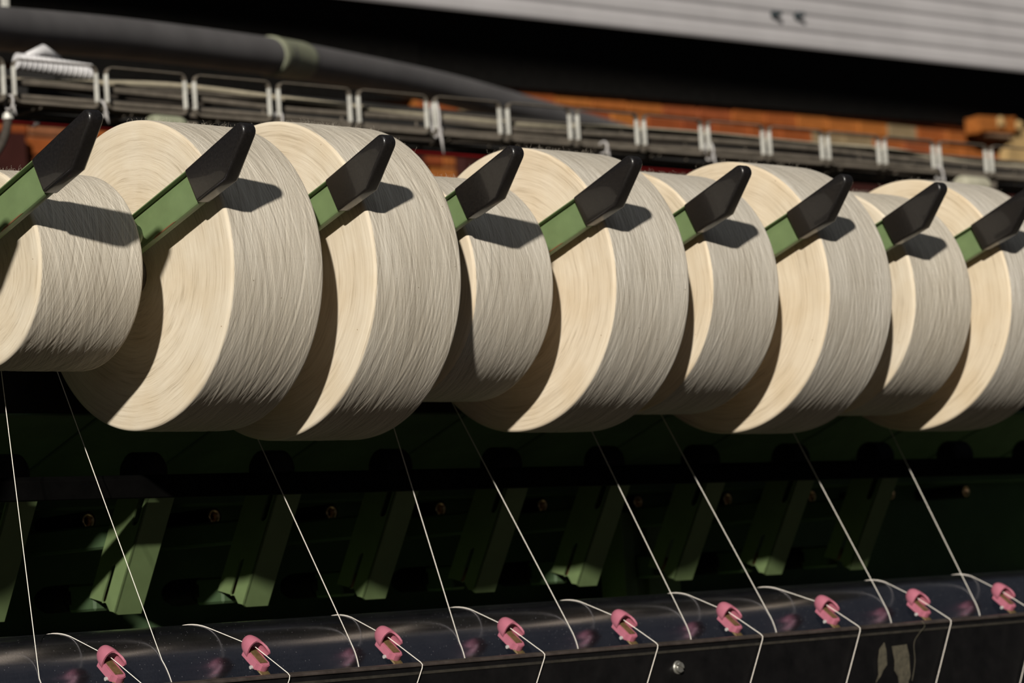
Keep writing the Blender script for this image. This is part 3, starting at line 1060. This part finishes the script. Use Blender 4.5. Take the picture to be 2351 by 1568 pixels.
for k, (x0, x1, R, dz) in enumerate(PK):
    Lp = x1 - x0
    t = thing('yarn_package', (x0, 0, dz), PL[k], 'yarn package', 'cotton yarn packages in a row')
    e = 0.0042
    prof, mats = [], []
    prof.append((0.002, 0.0215)); mats.append(1)
    prof.append((0.0, 0.0245)); mats.append(1)
    for i in range(1, 9):
        rr = 0.0245 + (R - e - 0.0245) * i / 8
        prof.append((0.0010 * math.sin(math.pi * i / 8), rr)); mats.append(1)
    for i in range(1, 6):
        a = math.radians(90 * i / 5)
        prof.append((e - e * math.cos(a), R - e + e * math.sin(a))); mats.append(1 if i < 4 else 0)
    NR = 128 if k >= 2 else 10                      # rings across the wound side
    first_side = len(prof)
    for i in range(1, NR):
        f = i / NR
        prof.append((e + (Lp - 2 * e) * f, R + 0.0004 * math.sin(math.pi * f))); mats.append(0)
    for i in range(0, 6):
        a = math.radians(90 * i / 5)
        prof.append((Lp - e + e * math.sin(a), R - e + e * math.cos(a))); mats.append(0 if i < 2 else 1)
    prof.append((Lp, 0.0245)); mats.append(1)
    prof.append((Lp - 0.002, 0.0215)); mats.append(1)
    bm = bmesh.new()
    NS = 480 if k >= 2 else 120
    add_lathe(bm, prof, NS, 'X', mats=mats)
    yb = obj('yarn_body', bm, ['side', 'face'], t, smooth=True)
    if k >= 2:
        # crossing windings stand up as shallow helical ridges
        co = np.empty(len(yb.data.vertices) * 3, dtype=np.float32)
        yb.data.vertices.foreach_get('co', co)
        co = co.reshape(-1, 3)
        rad = np.hypot(co[:, 1], co[:, 2])
        edge = np.clip((co[:, 0] - 0.002) / 0.006, 0, 1) * np.clip((Lp - 0.002 - co[:, 0]) / 0.006, 0, 1)
        edge = np.where(rad > R - e * 1.2, edge, 0)
        a = np.arctan2(co[:, 2], -co[:, 1]) * 0.17
        rng = np.random.RandomState(40 + k)
        layers = []
        for sgn in (0.16, -0.16):
            h = 0
            for cs, ca, am in ((0.0017, 0.17, 1.0), (0.0042, 0.22, 0.8)):
                G = rng.rand(260, 24)
                u = (co[:, 0] + sgn * a + 0.12) / cs
                v = (a + 0.6) / ca
                iu, iv = np.floor(u).astype(int) % 258, np.floor(v).astype(int) % 22
                fu, fv = u - np.floor(u), v - np.floor(v)
                fu, fv = fu * fu * (3 - 2 * fu), fv * fv * (3 - 2 * fv)
                h = h + am * ((G[iu, iv] * (1 - fu) + G[iu + 1, iv] * fu) * (1 - fv) + (G[iu, iv + 1] * (1 - fu) + G[iu + 1, iv + 1] * fu) * fv)
            layers.append(h)
        h = (np.maximum(layers[0], layers[1]) - 1.1) * 0.00048 * edge
        k1 = 1 + h / np.maximum(rad, 1e-4)
        co[:, 1] *= k1
        co[:, 2] *= k1
        yb.data.vertices.foreach_set('co', co.ravel())
        yb.data.update()
    bm = bmesh.new()
    add_lathe(bm, [(-0.006, 0.0185), (-0.006, 0.0225), (Lp + 0.006, 0.0225), (Lp + 0.006, 0.0185), (-0.006, 0.0185)], 40, 'X')
    obj('core_tube', bm, 'tube', t, smooth=35)
    # loose fibres standing off the surface
    bm = bmesh.new()
    for q in range(420):
        th = math.radians(random.uniform(20, 140))
        x = random.uniform(0.0, Lp)
        ln = random.uniform(0.002, 0.0065)
        d = Vector((random.uniform(-1, 1), -math.cos(th) * 0.5 + random.uniform(-1, 1), math.sin(th) * 0.5 + random.uniform(-0.8, 0.8))).normalized()
        p = Vector((x, -math.cos(th) * (R - 0.0004), math.sin(th) * (R - 0.0004)))
        nrm = Vector((0, -math.cos(th), math.sin(th)))
        c1 = p + nrm * ln * 0.45 + d * ln * 0.2
        c2 = p + nrm * ln * 0.45 + d * ln * 0.8
        add_tube(bm, [p, c1, (c1 + c2) / 2 + nrm * ln * 0.12, c2], 0.00005, 3, cap=False)
    fz = obj('lint_fuzz', bm, 'lint', t)
    fz['kind'] = 'stuff'

# ------------------------------------------------------------------ cradle arms with black grips
def grip_outline():
    bu, bl, co = Vector((-0.1400, 0.0958)), Vector((-0.1590, 0.0577)), Vector((-0.2100, 0.0753))
    tc, r = Vector((-0.2355, 0.1236)), 0.0092
    # tangent points on the rounded tip
    def tan(p, sgn):
        d = tc - p
        L = d.length
        a = math.atan2(d.y, d.x)
        b = math.asin(r / L)
        dirv = Vector((math.cos(a + sgn * b), math.sin(a + sgn * b)))
        return p + dirv * math.sqrt(L * L - r * r)
    t1, t2 = tan(bu, -1), tan(co, 1)
    a1 = math.atan2(t1.y - tc.y, t1.x - tc.x)
    a2 = math.atan2(t2.y - tc.y, t2.x - tc.x)
    while a2 < a1:
        a2 += 2 * math.pi
    pts = [bl, bu]
    for k in range(9):
        a = a1 + (a2 - a1) * k / 8
        pts.append(tc + Vector((math.cos(a), math.sin(a))) * r)
    pts.append(co)
    return [(p.x, p.y) for p in pts]
AL = ['green arm with black grip outside the left edge, two places before the smallest package',
      'green arm with black grip just outside the left edge, before the smallest package',
      'green arm with black grip at the left edge, in front of the smallest package',
      'green arm with black grip crossing the end face of the second package, longest exposed',
      'green arm with black grip in front of the third and largest package',
      'green arm with black grip in front of the small fourth package, little green showing',
      'green arm with black grip across the end face of the fifth package',
      'green arm with black grip in front of the sixth package',
      'green arm with black grip in front of the seventh package',
      'green arm with black grip in front of the eighth package, hardly any green showing',
      'green arm with black grip cut off by the right edge of the photo']
a0 = None
for k in range(11):
    loc = Vector((0.2 * (k - 2) - 0.030, 0, 0))
    if a0 is None:
        a0 = t = thing('cradle_arm', loc, AL[0], 'cradle arm', 'green cradle arms with black grips')
        bm = bmesh.new()
        add_prism(bm, grip_outline(), 0.0, 0.0185, 0.0036, 4)
        obj('grip', bm, 'grip', t, smooth=40)
        # bar: upper and lower edges run parallel at slope -0.35
        up = lambda y: 0.0925 - (y + 0.1400) * 0.352
        lw = lambda y: 0.0605 - (y + 0.1590) * 0.352
        bm = bmesh.new()
        ys = [-0.17, 0.050]
        pts = [(-0.172, lw(-0.172)), (-0.150, up(-0.150)), (0.045, up(0.045)), (0.060, up(0.060) - 0.010), (0.060, lw(0.060) + 0.010), (0.045, lw(0.045))]
        add_prism(bm, pts, 0.0078, 0.0150, 0.0008, 2)
        obj('arm_bar', bm, 'arm_green', t, smooth=40)
        bm = bmesh.new()
        pts = [(-0.150, up(-0.150) + 0.0012), (0.045, up(0.045) + 0.0012), (0.045, up(0.045) - 0.0003), (-0.150, up(-0.150) - 0.0003)]
        add_prism(bm, pts, 0.0004, 0.0150, 0.0005, 2)
        obj('arm_flange', bm, 'arm_green', t, smooth=40)
        bm = bmesh.new()
        pts = [(-0.160, lw(-0.160) - 0.0006), (0.03, lw(0.03) - 0.0006), (0.03, lw(0.03) + 0.0022), (-0.160, lw(-0.160) + 0.0022)]
        add_prism(bm, pts, 0.0062, 0.0160, 0.0005, 1)
        obj('lower_edge', bm, ['arm_green'], t, smooth=40)
        bm = bmesh.new()
        add_prism(bm, [(-0.115, lw(-0.115) - 0.0008), (-0.075, lw(-0.075) - 0.0008), (-0.08, lw(-0.08) + 0.0012), (-0.11, lw(-0.11) + 0.0004)], 0.0060, 0.0070, axis='X')
        o = obj('rust_patch', bm, 'rust', t)
        # hub holding the core tube, and the link back to the shaft
        bm = bmesh.new()
        add_lathe(bm, [(0.000, 0), (0.000, 0.010), (0.003, 0.015), (0.0155, 0.017), (0.018, 0.0165), (0.0225, 0.0165), (0.036, 0.0165), (0.036, 0)], 28, 'X')
        obj('tube_hub', bm, 'black', t, smooth=35)
        # the opposite arm, on the far side of the package, ends in a rounded tip near its rim
        bm = bmesh.new()
        dv = Vector((-0.905, 0.425)); nv = Vector((0.425, 0.905))
        pts = [tuple(dv * -0.02 + nv * 0.012), tuple(dv * -0.02 - nv * 0.012)]
        for q in range(9):
            an = -math.pi / 2 + math.pi * q / 8
            pts.append(tuple(dv * (0.079 + 0.012 * math.cos(an)) + nv * 0.012 * math.sin(an)))
        add_prism(bm, pts, 0.1795, 0.186, 0.0015, 2)
        obj('opposite_arm', bm, 'arm_green', t, smooth=40)
        bm = bmesh.new()
        add_prism(bm, [(0.030, 0.030), (0.215, 0.0), (0.222, -0.02), (0.215, -0.042), (0.030, -0.005)], 0.0068, 0.0145, 0.0008, 1)
        obj('rear_link', bm, 'arm_green', t, smooth=40)
    else:
        t = copy_tree(a0)
        t.location = loc
        t['label'] = AL[k]

# ------------------------------------------------------------------ threads
TH = [(0.0876, 0.1037, -0.031, -0.0175, -0.4363), (0.2026, 0.1567, -0.0761, -0.0136, -0.4265), (0.4646, 0.1647, -0.0863, -0.0127, -0.4247), (0.6635, 0.1288, -0.0486, -0.016, -0.432), (0.8055, 0.16, -0.0803, -0.0133, -0.4258), (1.0146, 0.1454, -0.0638, -0.0147, -0.4288), (1.1966, 0.1633, -0.0845, -0.0129, -0.425), (1.421, 0.1449, -0.0632, -0.0148, -0.4289), (1.6878, 0.162, -0.0828, -0.0131, -0.4253)]
XB = [0.0367, 0.2038, 0.4829, 0.6528, 0.8476, 1.0594, 1.2282, 1.4774, 1.6824]
XT = [0.0958, 0.2852, 0.5043, 0.6997, 0.895, 1.0985, 1.2821, 1.5143, 1.7181]
TL = ['first white thread, rising almost upright at the left edge to the smallest package',
      'second white thread from the left, passing the sunlit green bracket',
      'third white thread from the left, rising to the largest package',
      'fourth white thread from the left, rising towards the small fourth package',
      'fifth white thread from the left, rising to the fifth package',
      'sixth white thread from the left, crossing the upright green post',
      'seventh white thread from the left, just right of the upright post',
      'eighth white thread from the left, dim at its top',
      'rightmost white thread, rising towards the last package']
TR = 0.00045
for k in range(9):
    xt, yt, zt, y1, z1 = TH[k]
    c = Vector((0.045, -0.455))
    r = RR + TR
    bx = 0.1139 + 0.2 * k
    gx = GX[k] + 0.002
    pts = []
    # from below, over the rail lip, under the guide's hood
    pts.append((bx - 0.105, -0.0985, -0.645))
    pts.append((bx - 0.0012, -0.0985, -0.4570))
    pts.append((bx, -0.0981, -0.4530))
    pts.append((bx - 0.0005, -0.0955, -0.4500))
    gy, gz = -0.0465, -0.4195
    pts.append((gx + 0.001, gy, gz))
    # tangent onto the top of the roller
    d = Vector((gy, gz)) - c
    al = math.atan2(d.y, d.x)
    be = math.acos(min(1, r / d.length))
    a_on = al - be                       # contact angle, upper side
    a_off = math.atan2(z1 - c.y, y1 - c.x)   # leaving angle at the front
    # go from a_on (front-top) over the back (decreasing angle) round to the front
    span = a_on - a_off
    while span < math.pi:
        span += 2 * math.pi
    xs = XT[k] + 0.012
    n = 60
    for i in range(n + 1):
        f = i / n
        a = a_on - span * f
        pts.append((xs + (XB[k] - xs) * f, c.x + r * math.cos(a), c.y + r * math.sin(a)))
    for i in range(1, 7):
        f = i / 6
        p0 = Vector((XB[k], c.x + r * math.cos(a), c.y + r * math.sin(a)))
        pts.append(p0.lerp(Vector((xt, yt, zt)), f))
    Rk = PK[k + 2][2] + 0.0004
    aa = math.atan2(zt, yt)
    for i in range(1, 8):
        pts.append((xt, Rk * math.cos(aa + 0.10 * i), Rk * math.sin(aa + 0.10 * i) + PK[k + 2][3]))
    pts = [Vector(p) for p in pts]
    o0 = pts[2].copy()
    bm = bmesh.new()
    add_tube(bm, [p - o0 for p in pts], TR, 8)
    tag(obj('yarn_thread', bm, 'thread', None, o0, smooth=60), TL[k], 'thread', 'white threads running up to the packages')

# short broken thread end hanging over the rail
pts = smooth_path([(1.4524, -0.0945, -0.4497), (1.452, -0.0982, -0.4535), (1.4535, -0.0980, -0.4585), (1.441, -0.0965, -0.468), (1.430, -0.0962, -0.480), (1.429, -0.0960, -0.505), (1.420, -0.0958, -0.53)], 5)
bm = bmesh.new()
o0 = pts[0].copy()
add_tube(bm, [p - o0 for p in pts], 0.0005, 6)
tag(obj('broken_thread', bm, 'paper', None, o0, smooth=60), 'short dull broken thread end hanging over the rail beside the peeled label', 'thread')

# ------------------------------------------------------------------ lift everything onto the floor
for o in TOP:
    o.location.z += ZO
